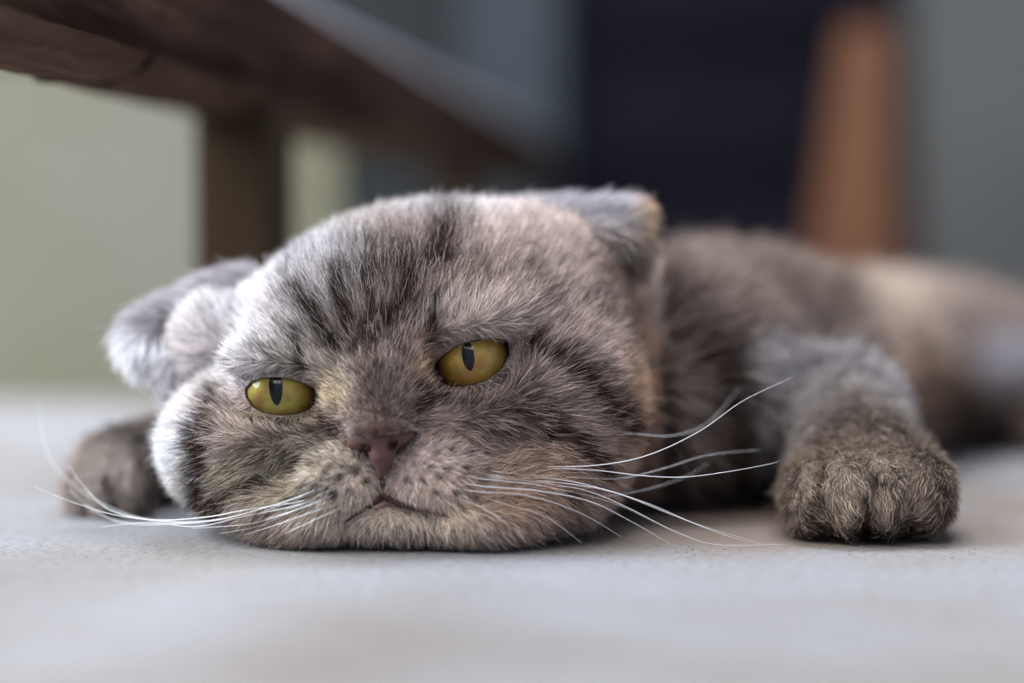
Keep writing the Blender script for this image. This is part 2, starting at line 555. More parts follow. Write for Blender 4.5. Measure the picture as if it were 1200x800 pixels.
def build_body():
    F = Field(stepped((-128, -78, 1.5), (-78, 40, 0.75), (40, 120, 1.3), (120, 275, 4)),
              stepped((-34, 20, 0.75), (20, 110, 1.5), (110, 430, 4)),
              stepped((-3, 96, 0.8)))
    # trunk, world mm
    F.ellipsoid((35, 105, 36), (52, 50, 36), k=12)
    F.ellipsoid((66, 165, 36), (58, 60, 38), k=14)
    F.ellipsoid((94, 225, 32), (58, 62, 34.5), k=14)
    F.ellipsoid((122, 280, 30), (60, 62, 33), k=14)
    F.ellipsoid((156, 325, 29), (56, 54, 32.5), k=14)
    F.ellipsoid((186, 310, 24), (36, 46, 28), k=12)           # thigh
    F.capsule((200, 275, 13), (232, 250, 10), 13, 10, k=10)     # hind foot
    F.capsule((165, 360, 14), (240, 385, 9), 11, 8, k=8)     # tail
    # right foreleg
    F.capsule((88, 160, 21), P(985, 488, 88), 19, 14.5, k=12)
    F.capsule(P(980, 490, 85), P(1012, 550, 42), 15.5, 14.5, k=10)
    F.E(1020, 568, 32, 90, 25, 56, k=8)
    F.E(944, 584, 20, 21, 15, 40, k=7)
    F.E(988, 580, 14, 23, 16, 45, k=7)
    F.E(1032, 582, 13, 20, 15, 45, k=7)
    F.E(1080, 578, 18, 30, 16, 44, k=7)
    # left foreleg
    F.capsule(P(140, 552, 88), P(300, 520, 130), 11, 17, k=8)
    F.E(135, 556, 84, 42, 16, 38, k=6)
    F.E(97, 574, 74, 15, 11, 25, k=2.5)
    F.E(126, 568, 69, 15, 12, 32, k=2.5)
    F.E(158, 566, 70, 18, 12, 34, k=2.5)
    # skull
    F.E(495, 397, 50, 222, 48, 152, roll=11, k=10)
    F.E(432, 385, 24, 125, 24, 95, roll=11, k=10)
    F.E(645, 312, 62, 78, 26, 54, roll=-6, k=12)
    F.E(262, 400, 58, 62, 26, 60, roll=20, k=10)
    # cheeks
    F.E(642, 470, 40, 108, 42, 135, k=10)
    F.E(600, 565, 24, 108, 32, 52, k=10)
    F.E(288, 520, 36, 92, 36, 78, k=10)
    F.E(345, 575, 20, 88, 28, 42, k=10)
    F.E(450, 505, 20, 165, 26, 112, k=10)
    # face
    F.E(447, 465, -1, 40, 13, 70, roll=2, k=9)
    F.E(446, 502, -13, 39, 9.5, 18, k=5)
    F.E(335, 424, 9, 68, 11, 24, roll=-6, k=6)
    F.E(552, 376, 10, 72, 12, 24, roll=14, k=6)
    F.E(320, 516, 9, 72, 14, 32, k=6)
    F.E(585, 474, 10, 80, 14, 32, roll=22, k=6)
    # muzzle
    F.E(400, 563, -3.5, 52, 13.0, 42, roll=14, k=4)
    F.E(505, 559, -3.5, 62, 13.0, 45, roll=-10, k=4)
    F.E(462, 606, -1, 68, 11.5, 23, roll=-2, k=2.5)
    F.E(378, 600, 7, 60, 19, 28, k=5)
    F.E(560, 600, 5, 80, 20, 32, k=5)
    F.E(348, 599, 18, 52, 22, 23, k=6)
    # lip grooves
    for a, b, ya, yb in (((448, 552), (449, 580), -15.5, -15.5), ((449, 580), (430, 595), -14.8, -13.5), ((430, 595), (404, 612), -13.5, -8),
                         ((449, 580), (475, 592), -14.8, -13.5), ((475, 592), (530, 607), -13.5, -8.5)):
        F.capsule(P(*a, ya), P(*b, yb), 1.0, 1.0, k=1.8, mode='sub')
    # eyelids: a thin shell over each eyeball, opened by the almond
    for c, poly in ((EB_L_C, EYE_L), (EB_R_C, EYE_R)):
        F.ellipsoid(c + np.array([0, -9, 0]), (12.5, 9.0, 9.5), k=5, mode='sub')
        F.ellipsoid(c, (EB_R + 1.0,) * 3, k=3.0)
        lo = c - 16; hi = c + 16; hi[1] = c[1] + 2; lo[1] = c[1] - 24
        sl, (X, Y, Z) = F.sub(lo, hi)
        shp = F.D[sl].shape
        pts = np.stack([np.broadcast_to(a, shp).ravel() for a in (X, Y, Z)], 1).astype(np.float64)
        u, v = proj(pts)
        sd = (poly_sd(u, v, poly) * PS(0)).reshape(shp)
        C = np.maximum(sd, np.broadcast_to(Y - (c[1] - 1.0), shp))
        F.combine(sl, C.astype(np.float32), 0.35, 'sub')
    # rest on the floor
    sl = (slice(None),) * 3
    F.D[sl] = np.maximum(F.D, (0.6 - F.z)[None, None, :])
    return F.mesh()


# ---- coat pattern -------------------------------------------------------
DARK = lin(56, 43, 38)
SILVER = lin(206, 203, 206)
TAUPE = lin(172, 155, 145)
CREAM = lin(214, 194, 164)
PEACH = lin(206, 168, 138)
TAN = lin(170, 140, 115)
WHITE = lin(232, 230, 232)
MUZZ = lin(226, 210, 192)
MUZZ_R = lin(222, 202, 190)
NOSEC = lin(96, 78, 72)

# stripes (body and right paw lists also paint shade): points, half width, strength
STRIPES_HEAD = [
    ([(343, 388), (347, 425)], 8, 0.95), ([(352, 340), (368, 365), (390, 402)], 10, 0.85), ([(398, 318), (404, 360), (418, 402)], 9, 0.75),
    ([(432, 320), (438, 360), (432, 395)], 8, 0.6), ([(484, 325), (470, 350), (452, 380)], 8, 0.8), ([(528, 255), (518, 295)], 19, 0.75),
    ([(514, 338), (511, 362), (511, 388)], 6, 1.0), ([(358, 288), (345, 310), (333, 338)], 8, 0.35), ([(296, 403), (325, 420)], 5, 0.6),
    ([(410, 285), (445, 268), (500, 262)], 20, 0.18), ([(440, 300), (500, 300)], 14, 0.45), ([(470, 300), (490, 340)], 8, 0.5),
    ([(560, 300), (570, 340)], 10, 0.35), ([(620, 310), (650, 345)], 12, 0.35),
    ([(246, 465), (228, 510), (230, 560), (238, 590)], 12, 0.85), ([(300, 497), (340, 499), (385, 500)], 12, 0.6), ([(275, 525), (340, 535)], 10, 0.35),
    ([(252, 598), (275, 575), (300, 568)], 11, 0.75), ([(310, 560), (350, 548), (392, 532)], 7, 0.35), ([(270, 545), (300, 520)], 7, 0.3),
    ([(292, 612), (330, 597), (390, 575)], 3.5, 0.6), ([(330, 590), (380, 565), (420, 553)], 3, 0.5), ([(350, 575), (400, 540)], 3, 0.45),
    ([(632, 400), (660, 412), (690, 432), (712, 462), (738, 500)], 12, 0.95), ([(658, 505), (685, 520), (706, 552)], 9, 0.85),
    ([(540, 472), (600, 476), (660, 498)], 9, 0.5), ([(555, 452), (620, 440)], 10, 0.4), ([(610, 455), (650, 470), (680, 500)], 7, 0.35),
    ([(500, 470), (520, 462)], 8, 0.7), ([(375, 470), (377, 488)], 4, 0.9), ([(498, 448), (490, 478)], 7, 0.6),
    ([(560, 495), (620, 510)], 8, 0.35), ([(700, 350), (735, 390), (760, 430)], 9, 0.5), ([(690, 560), (660, 600)], 10, 0.35),
    ([(600, 340), (660, 370)], 8, 0.25), ([(205, 470), (196, 500)], 6, 0.25),
]
SPOTS = [(513, 530), (532, 529), (551, 533), (570, 535), (505, 549), (527, 551), (549, 551), (572, 552), (479, 564), (496, 564), (517, 561), (540, 564), (563, 566),
         (428, 566), (408, 576), (388, 583), (416, 556), (396, 562), (372, 572), (400, 547), (380, 553), (360, 590), (512, 578), (535, 580), (556, 584)]
TONES_HEAD = [  # centre, radii, colour, strength
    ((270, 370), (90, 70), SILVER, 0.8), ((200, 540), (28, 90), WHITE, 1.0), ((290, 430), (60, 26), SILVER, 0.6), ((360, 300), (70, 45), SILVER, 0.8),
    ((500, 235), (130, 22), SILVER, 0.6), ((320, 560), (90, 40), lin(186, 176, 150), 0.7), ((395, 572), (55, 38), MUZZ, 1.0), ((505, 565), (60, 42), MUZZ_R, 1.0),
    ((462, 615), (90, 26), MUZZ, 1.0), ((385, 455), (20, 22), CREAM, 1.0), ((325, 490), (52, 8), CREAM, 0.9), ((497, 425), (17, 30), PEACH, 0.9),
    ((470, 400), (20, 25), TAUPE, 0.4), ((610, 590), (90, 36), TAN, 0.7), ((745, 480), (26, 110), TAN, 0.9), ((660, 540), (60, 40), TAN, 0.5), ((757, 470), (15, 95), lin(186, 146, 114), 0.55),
    ((560, 370), (70, 25), lin(200, 184, 176), 0.8), ((350, 415), (40, 20), lin(206, 196, 178), 0.7), ((620, 420), (30, 20), lin(196, 178, 170), 0.6),
    ((730, 300), (30, 60), TAN, 0.6), ((447, 495), (36, 20), NOSEC, 0.9),
]
DARKS_HEAD = [((440, 345), (65, 62), 0.42), ((447, 470), (44, 46), 0.55), ((447, 500), (42, 18), 0.35), ((440, 420), (40, 40), 0.35), ((330, 515), (70, 32), 0.28), ((610, 460), (80, 34), 0.25), ((455, 290), (80, 35), 0.25),
              ((650, 450), (70, 70), 0.15), ((720, 330), (30, 30), 0.35)]
STRIPES_SHADE_BODY = [([(770, 300), (800, 350), (850, 420), (880, 470)], 26, 0.6), ([(780, 420), (790, 520)], 18, 0.55), ([(860, 300), (920, 330), (960, 380)], 20, 0.3),
                ([(1110, 470), (1150, 500)], 34, 0.8), ([(765, 430), (790, 500), (800, 580)], 26, 0.6), ([(850, 430), (875, 500), (885, 590)], 32, 0.75), ([(1000, 310), (985, 360)], 24, 0.35)]  # strokes between head and foreleg are stripes plus painted shoulder shadow
TONES_BODY = [((1050, 375), (60, 70), lin(176, 158, 142), 0.9), ((1080, 450), (60, 45), lin(160, 130, 106), 0.7), ((1185, 425), (55, 32), lin(190, 186, 190), 0.9), ((822, 480), (20, 70), lin(165, 152, 144), 0.6)]  # pale patch at the hind end paints daylight into the coat
STRIPES_SHADE_PAW = [([(966, 528), (963, 575), (958, 622)], 5, 0.8), ([(1014, 585), (1012, 625)], 4, 0.9), ([(1027, 562), (1045, 575), (1048, 625)], 4, 0.7), ([(1022, 570), (1034, 565)], 6, 0.8),  # lines along the toe gaps paint groove shade into the fur
               ([(985, 500), (1060, 505), (1105, 550)], 22, 0.45), ([(930, 560), (925, 600)], 10, 0.4), ([(1095, 560), (1105, 600)], 16, 0.5), ([(930, 625), (1115, 625)], 8, 0.6)]
STRIPES_PAWL = [([(118, 562), (124, 585)], 6, 0.9), ([(165, 520), (178, 560), (180, 600)], 18, 0.7), ([(110, 505), (150, 510)], 12, 0.5)]


def seg_dist(u, v, pts):
    d = np.full(u.shape, 1e9)
    for (ax, ay), (bx, by) in zip(pts[:-1], pts[1:]):
        ex, ey = bx - ax, by - ay
        t = np.clip(((u - ax) * ex + (v - ay) * ey) / (ex * ex + ey * ey), 0, 1)
        d = np.minimum(d, np.hypot(u - ax - t * ex, v - ay - t * ey))
    return d


def region(p, u, v):
    """0 head, 1 trunk, 2 right foreleg and paw, 3 left foreleg and paw"""
    r = np.ones(len(p), int)
    x, y = p[:, 0], p[:, 1]
    yj = y + 9 * smooth_noise(p, 11, 31) + 5 * smooth_noise(p, 4, 32)
    head = (y < 98) & (u < 775) & (u > 165)
    r[head] = 0
    r[(u > 880) & (yj < 122) & (x > 58) & (p[:, 2] < 50 + 0.4 * (yj - y) - 0.1 * np.maximum(yj - 90, 0))] = 2
    r[(u < 205) & (y > 52) & (v > 490) & (y > 56)] = 3
    return r


def coat(p):
    u, v = proj(p)
    reg = region(p, u, v)
    # irregular edges
    u2 = u + 5 * smooth_noise(p, 7, 1) + 3 * smooth_noise(p, 3, 2)
    v2 = v + 5 * smooth_noise(p, 7, 3) + 3 * smooth_noise(p, 3, 4)
    light = np.tile(TAUPE, (len(p), 1))
    dark = np.full(len(p), 0.13) + 0.10 * smooth_noise(p, 9, 5)
    H = reg == 0
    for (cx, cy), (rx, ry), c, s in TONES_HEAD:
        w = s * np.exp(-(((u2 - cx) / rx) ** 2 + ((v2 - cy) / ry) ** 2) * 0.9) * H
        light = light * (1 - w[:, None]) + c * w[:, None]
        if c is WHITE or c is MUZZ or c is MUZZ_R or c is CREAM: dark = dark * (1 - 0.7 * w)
    for (cx, cy), (rx, ry), s in DARKS_HEAD:
        dark = np.maximum(dark, 0) + s * np.exp(-(((u2 - cx) / rx) ** 2 + ((v2 - cy) / ry) ** 2)) * H
    for pts, w, s in STRIPES_HEAD:
        d = seg_dist(u2, v2, pts)
        dark = np.where(H, 1 - (1 - dark) * (1 - min(1, s * 1.25) * np.exp(-(d / w) ** 2 * 0.65)), dark)
    for cx, cy in SPOTS:
        d = np.hypot(u - cx, (v - cy) * 1.2)
        dark = np.where(H, 1 - (1 - dark) * (1 - 0.95 * np.exp(-(d / 4.4) ** 2)), dark)
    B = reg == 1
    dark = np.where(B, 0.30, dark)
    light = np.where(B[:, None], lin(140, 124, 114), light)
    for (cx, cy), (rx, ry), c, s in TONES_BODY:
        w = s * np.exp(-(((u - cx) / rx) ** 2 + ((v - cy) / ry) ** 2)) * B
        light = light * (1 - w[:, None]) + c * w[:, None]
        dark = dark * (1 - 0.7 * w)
    for pts, w, s in STRIPES_SHADE_BODY:
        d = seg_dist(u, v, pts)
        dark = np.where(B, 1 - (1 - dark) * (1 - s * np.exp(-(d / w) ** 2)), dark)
    for R_, ST, base, tone in ((2, STRIPES_SHADE_PAW, 0.32, lin(158, 142, 126)), (3, STRIPES_PAWL, 0.26, lin(166, 152, 140))):
        m = reg == R_
        front = np.clip((80 - p[:, 1]) / 50, 0, 1)[:, None] if R_ == 2 else 0.7
        up = np.clip((p[:, 1] - 92) / 30, 0, 1)[:, None] if R_ == 2 else 0.0
        light = np.where(m[:, None], (tone * front + lin(186, 180, 180) * (1 - front)) * (1 - up) + TAUPE * up, light)
        dark = np.where(m, base, dark)
        for pts, w, s in ST:
            d = seg_dist(u2, v2, pts)
            dark = np.where(m, 1 - (1 - dark) * (1 - s * np.exp(-(d / w) ** 2)), dark)
    light = light * 1.5
    light = light / np.maximum(light.max(1) / 0.88, 1)[:, None]
    return light, np.clip(dark, 0, 1), reg, u, v


# ---- materials of the cat ----------------------------------------------
def attr_mat(name, rough=0.8):
    m, nt, out = new_mat(name)
    b = principled(nt, out, None, rough, 0.15)
    a = N(nt, 'ShaderNodeAttribute'); a.attribute_name = 'tint'
    nt.links.new(a.outputs['Color'], b.inputs['Base Color'])
    return m


def fur_mat():
    m, nt, out = new_mat('fur')
    a = N(nt, 'ShaderNodeAttribute'); a.attribute_name = 'tint'
    d = N(nt, 'ShaderNodeBsdfDiffuse')
    t = N(nt, 'ShaderNodeBsdfTranslucent')
    h = N(nt, 'ShaderNodeBsdfHair', component='Reflection')
    h.inputs['RoughnessU'].default_value = 0.35; h.inputs['RoughnessV'].default_value = 0.5
    for s in (d, t, h): nt.links.new(a.outputs['Color'], s.inputs['Color'])
    m1 = N(nt, 'ShaderNodeMixShader'); m1.inputs[0].default_value = 0.25
    nt.links.new(d.outputs[0], m1.inputs[1]); nt.links.new(t.outputs[0], m1.inputs[2])
    m2 = N(nt, 'ShaderNodeMixShader'); m2.inputs[0].default_value = 0.22
    nt.links.new(m1.outputs[0], m2.inputs[1]); nt.links.new(h.outputs[0], m2.inputs[2])
    nt.links.new(m2.outputs[0], out.inputs[0])
    return m


M_skin = attr_mat('cat_skin')
M_fur = fur_mat()


def set_tint(me, cols):
    a = me.attributes.new('tint', 'FLOAT_COLOR', 'POINT')
    a.data.foreach_set('color', np.hstack([cols, np.ones((len(cols), 1))]).astype(np.float32).ravel())


def tri_scatter(V, F, n, weight):
    """random points on a quad mesh: positions, smooth normals"""
    T = np.concatenate([F[:, [0, 1, 2]], F[:, [0, 2, 3]]])
    e1 = V[T[:, 1]] - V[T[:, 0]]; e2 = V[T[:, 2]] - V[T[:, 0]]
    fn = np.cross(e1, e2)
    VN = np.zeros_like(V)
    for i in range(3): np.add.at(VN, T[:, i], fn)
    VN /= np.linalg.norm(VN, axis=1)[:, None] + 1e-9
    ar = np.linalg.norm(fn, axis=1) / 2
    cen = V[T].mean(1); cn = VN[T].mean(1)
    w = ar * weight(cen, cn)
    idx = rng.choice(len(T), n, p=w / w.sum())
    a, b = rng.random(n), rng.random(n)
    f = a + b > 1
    a[f], b[f] = 1 - a[f], 1 - b[f]
    p = V[T[idx, 0]] + e1[idx] * a[:, None] + e2[idx] * b[:, None]
    nn = VN[T[idx, 0]] * (1 - a - b)[:, None] + VN[T[idx, 1]] * a[:, None] + VN[T[idx, 2]] * b[:, None]
    return p, nn / np.linalg.norm(nn, axis=1)[:, None]


def unit(v): return v / (np.linalg.norm(v, axis=1)[:, None] + 1e-9)


def grow(name, p, n, flow, length, lean, light, dark, radius, parent, clump=1.7, clump_amt=0.55, rough=0.26, npt=5, var=1.0):
    """strands rooted at p; flow = tangent direction, lean = angle above the surface (deg)"""
    k = len(p)
    t = unit(flow - n * (flow * n).sum(1)[:, None])
    t = unit(t + rough * rng.normal(size=(k, 3)) + 0.16 * np.stack([smooth_noise(p, 6, s) for s in (11, 12, 13)], 1))
    le = np.radians(lean + rng.normal(size=k) * 7)
    guard = (rng.random(k) < 0.07) & (var > 0.9)          # longer pale guard hairs among the undercoat
    length = length * rng.uniform(0.65, 1.2, k) * np.where(guard, 1.3, 1)
    s = np.linspace(0, 1, npt)
    a = np.sin(le)[:, None] * (s * (1.15 - 0.45 * s))[None]
    b = np.cos(le)[:, None] * (s * (0.75 + 0.3 * s))[None]
    pos = p[:, None] + length[:, None, None] * (n[:, None] * a[..., None] + t[:, None] * b[..., None])
    # clumping: pull the tips of neighbouring strands together
    q = p + 0.8 * np.stack([smooth_noise(p, 4, s_) for s_ in (21, 22, 23)], 1)
    key = np.floor(q / clump).astype(np.int64)
    _, inv = np.unique(key[:, 0] * 4000003 + key[:, 1] * 2003 + key[:, 2], return_inverse=True)
    cnt = np.bincount(inv)
    mean = np.stack([np.bincount(inv, pos[:, -1, i]) / cnt for i in range(3)], 1)
    cl = rng.uniform(0.2, 1.0, len(cnt))[inv] * clump_amt
    pull = (mean[inv] - pos[:, -1]) * cl[:, None]
    pos = pos + pull[:, None] * (s ** 1.5)[None, :, None]
    pos += (rng.normal(size=(k, 1, 3)) * 0.25 * (s ** 2)[None, :, None])
    pos[..., 2] = np.maximum(pos[..., 2], 0.35)
    # colour along the strand: dark root, pale band, ticked tip
    tick = rng.random(k)
    bright = 1 + var * (rng.uniform(0.48, 1.42, k) - 1)
    cl_b = 1 + var * (rng.uniform(0.72, 1.24, len(cnt))[inv] - 1)
    L = light * (bright * cl_b)[:, None]
    L = np.where(guard[:, None], np.minimum(light * 1.35 + 0.06, 0.95), L)
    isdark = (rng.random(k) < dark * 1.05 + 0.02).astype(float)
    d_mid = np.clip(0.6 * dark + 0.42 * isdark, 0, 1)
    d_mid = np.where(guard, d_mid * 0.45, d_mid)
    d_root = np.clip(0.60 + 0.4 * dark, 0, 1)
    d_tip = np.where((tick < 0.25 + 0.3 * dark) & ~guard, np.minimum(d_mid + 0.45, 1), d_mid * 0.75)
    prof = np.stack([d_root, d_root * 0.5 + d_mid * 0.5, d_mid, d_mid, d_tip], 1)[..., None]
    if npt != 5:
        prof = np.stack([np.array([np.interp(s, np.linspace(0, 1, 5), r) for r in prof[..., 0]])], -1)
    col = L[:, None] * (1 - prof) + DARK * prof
    rad = radius[:, None] * (1 - 0.75 * s ** 1.5)[None]
    cu = bpy.data.hair_curves.new(name)
    cu.add_curves([npt] * k)
    cu.attributes['position'].data.foreach_set('vector', (pos / 1000).astype(np.float32).ravel())
    ra = cu.attributes.get('radius') or cu.attributes.new('radius', 'FLOAT', 'POINT')
    ra.data.foreach_set('value', (rad / 1000).astype(np.float32).ravel())
    ca = cu.attributes.new('tint', 'FLOAT_COLOR', 'POINT')
    ca.data.foreach_set('color', np.concatenate([col, np.ones((k, npt, 1))], -1).astype(np.float32).ravel())
    o = bpy.data.objects.new(name, cu)
    COL.objects.link(o)
    cu.materials.append(M_fur)
    o.parent = parent
    tag(o, kind='stuff')
    return o


SC.cycles_curves.shape = 'RIBBONS'
FUR = 1.0                       # density factor

V, F_ = build_body()
me = mesh_np('cat', V, F_)
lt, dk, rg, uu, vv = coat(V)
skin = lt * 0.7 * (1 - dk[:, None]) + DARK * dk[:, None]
sdl = np.minimum(poly_sd(uu, vv, EYE_L), poly_sd(uu, vv, EYE_R))
rim = np.clip(1 - (sdl - 0.8) / 2.0, 0, 1) * (V[:, 1] < 20)
nz = np.clip(1 - poly_sd(uu, vv, [(402, 508), (447, 500), (490, 496), (486, 513), (468, 530), (452, 558), (445, 558), (432, 534), (402, 529)]) / 7, 0, 1)[:, None] * (V[:, 1] < 0)[:, None]
skin = skin * (1 - nz) + lin(82, 58, 54) * nz
skin = skin * (1 - rim[:, None]) + lin(52, 34, 30) * rim[:, None]
set_tint(me, skin)
cat = link('cat', me, M_skin, None, True)
tag(cat, 'grey tabby fold-eared cat lying flat with its chin on the floor', 'cat')

NOSE = P(447, 512, -22)


def body_flow(p, n, reg, u, v):
    k = len(p)
    fl = p - NOSE
    fl[:, 1] *= 1.1
    fl = unit(fl)
    # forehead: up and back; cheeks: outwards and a little down
    up = np.clip((440 - v) / 120, 0, 1)[:, None]
    fl = fl + up * np.array([0.0, 0.25, 0.35])
    ch = np.clip((v - 480) / 80, 0, 1)[:, None]
    fl = fl + ch * np.array([0, 0.15, -0.25])
    B = (reg == 1)[:, None]
    fl = np.where(B, np.array([0.42, 1.0, -0.25]), fl)
    G = (reg == 2)[:, None]
    fl = np.where(G, unit(P(1025, 690, -25) - p) * 1.0, fl)
    Lp = (reg == 3)[:, None]
    fl = np.where(Lp, unit(P(110, 690, 40) - p), fl)
    return unit(fl)


def body_fur():
    n_head, n_rest = int(320000 * FUR), int(130000 * FUR)

    def w_head(c, nn):
        u, v = proj(c); r = region(c, u, v)
        vis = np.clip(1.0 - (nn[:, 1] - 0.2), 0.12, 1.0)
        w = np.where(r == 0, 1.0, np.where((r == 2) & (c[:, 1] < 60), 0.9, 0.0)) * vis
        w = w * np.where((v > 480) & (v < 560) & (np.abs(u - 447) < 40), 1.3, 1.0)
        return w * np.where((c[:, 2] < 2.0) & (nn[:, 2] < -0.3), 0, 1)

    def w_rest(c, nn):
        u, v = proj(c); r = region(c, u, v)
        w = np.where(r == 3, 2.4, np.where((r == 2) & (c[:, 1] >= 60), 2.0, np.where(r == 1, 1.0, 0.0)))
        w = w * np.where(c[:, 1] < 60, 0.5, 1)
        return w * np.where((c[:, 2] < 2.0) & (nn[:, 2] < -0.3), 0, 1)

    for nm, cnt, wf in (('fur', n_head, w_head), ('fur', n_rest, w_rest)):
        p, n = tri_scatter(V, F_, cnt, wf)
        light, dark, reg, u, v = coat(p)
        sdL, sdR = poly_sd(u, v, EYE_L), poly_sd(u, v, EYE_R)
        sd = np.minimum(sdL, sdR)
        nosed = poly_sd(u, v, [(404, 518), (420, 513), (447, 511), (474, 506), (488, 504), (486, 513), (468, 528), (452, 557), (445, 557), (432, 532), (402, 527)])
        keep = ~((sd < 1.2) & (p[:, 1] < 22) & (reg == 0)) & ~((nosed < 0) & (p[:, 1] < 0))
        p, n, light, dark, reg, u, v, sdL, sdR, sd, nosed = (a[keep] for a in (p, n, light, dark, reg, u, v, sdL, sdR, sd, nosed))
        fl = body_flow(p, n, reg, u, v)
        # eyelids: hair points away from the eye opening
        for s_, poly in ((sdL, EYE_L), (sdR, EYE_R)):
            gx = poly_sd(u + 1, v, poly) - poly_sd(u - 1, v, poly)
            gy = poly_sd(u, v + 1, poly) - poly_sd(u, v - 1, poly)
            w = np.clip(1.05 * np.exp(-np.maximum(s_, 0) / 9), 0, 1)[:, None] * (reg == 0)[:, None]
            g = unit(np.stack([gx, np.full(len(gx), 0.3), -gy], 1))
            fl = unit(fl * (1 - 0.8 * w) + g * 0.8 * w + rng.normal(size=fl.shape) * 0.35 * w)
        dist = np.linalg.norm((p - NOSE), axis=1)
        ln = np.clip(1.3 + 0.12 * (dist - 6), 1.2, 5.4)
        mz = np.exp(-(((u - 455) / 80) ** 2 + ((v - 575) / 45) ** 2))
        ln = ln * (1 - 0.25 * mz)
        ln = np.where((v > 595) & (reg == 0), ln * 0.9 + 0.8, ln)
        ln = np.minimum(ln, (np.where(v < 440 + (555 - u) * 0.16, 3.4, 2.4) + np.maximum(sd, 0) * 0.13) * rng.uniform(0.5, 1.4, len(ln)))
        ln = np.where(reg == 1, 13, np.where(reg == 2, 4.2 + np.clip((p[:, 1] - 30) / 9, 0, 8.5), np.where(reg == 3, 6.5, ln)))
        tg = unit(fl - n * (fl * n).sum(1)[:, None])
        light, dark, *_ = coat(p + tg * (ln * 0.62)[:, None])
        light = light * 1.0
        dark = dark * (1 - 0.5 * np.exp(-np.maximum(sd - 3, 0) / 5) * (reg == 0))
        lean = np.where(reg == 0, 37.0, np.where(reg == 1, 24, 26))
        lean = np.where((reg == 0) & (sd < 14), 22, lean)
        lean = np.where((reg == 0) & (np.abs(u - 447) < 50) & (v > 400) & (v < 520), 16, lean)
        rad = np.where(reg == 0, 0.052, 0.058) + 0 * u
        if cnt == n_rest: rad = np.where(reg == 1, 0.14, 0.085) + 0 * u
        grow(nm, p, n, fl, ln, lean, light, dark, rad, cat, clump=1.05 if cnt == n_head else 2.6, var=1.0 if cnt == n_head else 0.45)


body_fur()


# ---- ears ----------------------------------------------------------------
def make_ear(prims, label, tipdir, lf, n, seed):
    pts = np.array([P(a[0], a[1], a[2]) for a in prims])
    lo = pts.min(0) - 32; hi = pts.max(0) + 32
    F = Field(*(np.arange(l, h, 0.9) for l, h in zip(lo, hi)))
    for a in prims:
        F.E(*a[:6], **a[6])
    v, f = F.mesh()
    me = mesh_np('ear', v, f)
    light, dark = lf(v)
    set_tint(me, light * 0.7 * (1 - dark[:, None]) + DARK * dark[:, None])
    o = link('ear', me, M_skin, cat, True)
    tag(o, label)
    p, nn = tri_scatter(v, f, int(n * FUR), lambda c, q: np.clip(1.0 - (q[:, 1] - 0.2), 0.2, 1.0))
    light, dark = lf(p)
    fl, ln = tipdir(p)
    grow('fur', p, nn, fl, ln, np.full(len(p), 24.0), light, dark, np.full(len(p), 0.075), o, clump=2.2)
    return o


def ear_l_col(p):
    u, v = proj(p)
    w = np.clip((v - 378 - (u - 135) * 0.02) / 14, 0, 1)[:, None]
    light = (lin(196, 190, 193) * (1 - w) + WHITE * w) * 1.2
    fold = np.exp(-((v - 377) / 6) ** 2) * (u < 240) * 0.10
    dark = 0.22 * (1 - w[:, 0]) + 0.02 + fold
    return light, dark


def ear_l_dir(p):
    u, v = proj(p)
    w = np.clip((v - 378) / 18, 0, 1)[:, None]
    fl = np.array([-1.0, 0.05, -0.25]) * (1 - w) + np.array([-0.25, -0.1, -1.0]) * w
    return unit(fl + np.zeros_like(p)), 6.0 + 2.5 * w[:, 0]


make_ear([(255, 358, 60, 60, 14, 32, dict(roll=24, k=5)), (190, 375, 56, 48, 11, 18, dict(roll=22, k=5)), (176, 405, 50, 30, 9, 24, dict(roll=-30, k=4)), (212, 425, 50, 26, 9, 30, dict(roll=-35, k=4))],
         'folded ear lying low at the sunlit side of the head with a white tuft', ear_l_dir, ear_l_col, 14000, 1)


def ear_r_col(p):
    u, v = proj(p)
    edge = np.clip((u - 728) / 20, 0, 1)[:, None]
    light = lin(190, 184, 188) * (1 - edge) + lin(200, 172, 144) * edge
    low = np.clip((v - 262) / 14, 0, 1)
    inner = np.exp(-(((u - 712) / 24) ** 2 + ((v - 298) / 22) ** 2))
    light = light * (1 - 0.7 * low[:, None]) + lin(176, 160, 146) * 0.7 * low[:, None]
    dark = 0.05 + 0.2 * low + 0.3 * inner
    light = light * 1.05
    band = np.exp(-(((u - 680) / 40) ** 2 + ((v - 257) / 7) ** 2)) * 0.3
    return light, np.clip(dark + band, 0, 1)


def ear_r_dir(p):
    u, v = proj(p)
    w = np.clip((v - 262) / 18, 0, 1)[:, None]
    fl = np.array([1.0, 0.1, 0.05]) * (1 - w) + np.array([0.35, -0.1, -1.0]) * w
    return unit(fl + np.zeros_like(p)), 5.5 + 2.0 * w[:, 0]


make_ear([(652, 257, 66, 92, 16, 20, dict(roll=0, k=5)), (725, 252, 62, 32, 11, 15, dict(roll=0, k=4)), (742, 280, 56, 16, 8, 34, dict(roll=6, k=4)), (705, 280, 50, 34, 9, 14, dict(roll=-12, k=4)),
          (715, 306, 46, 20, 9, 15, dict(k=3, mode='sub'))],
         'folded ear at the top of the head with a tan rim', ear_r_dir, ear_r_col, 14000, 2)


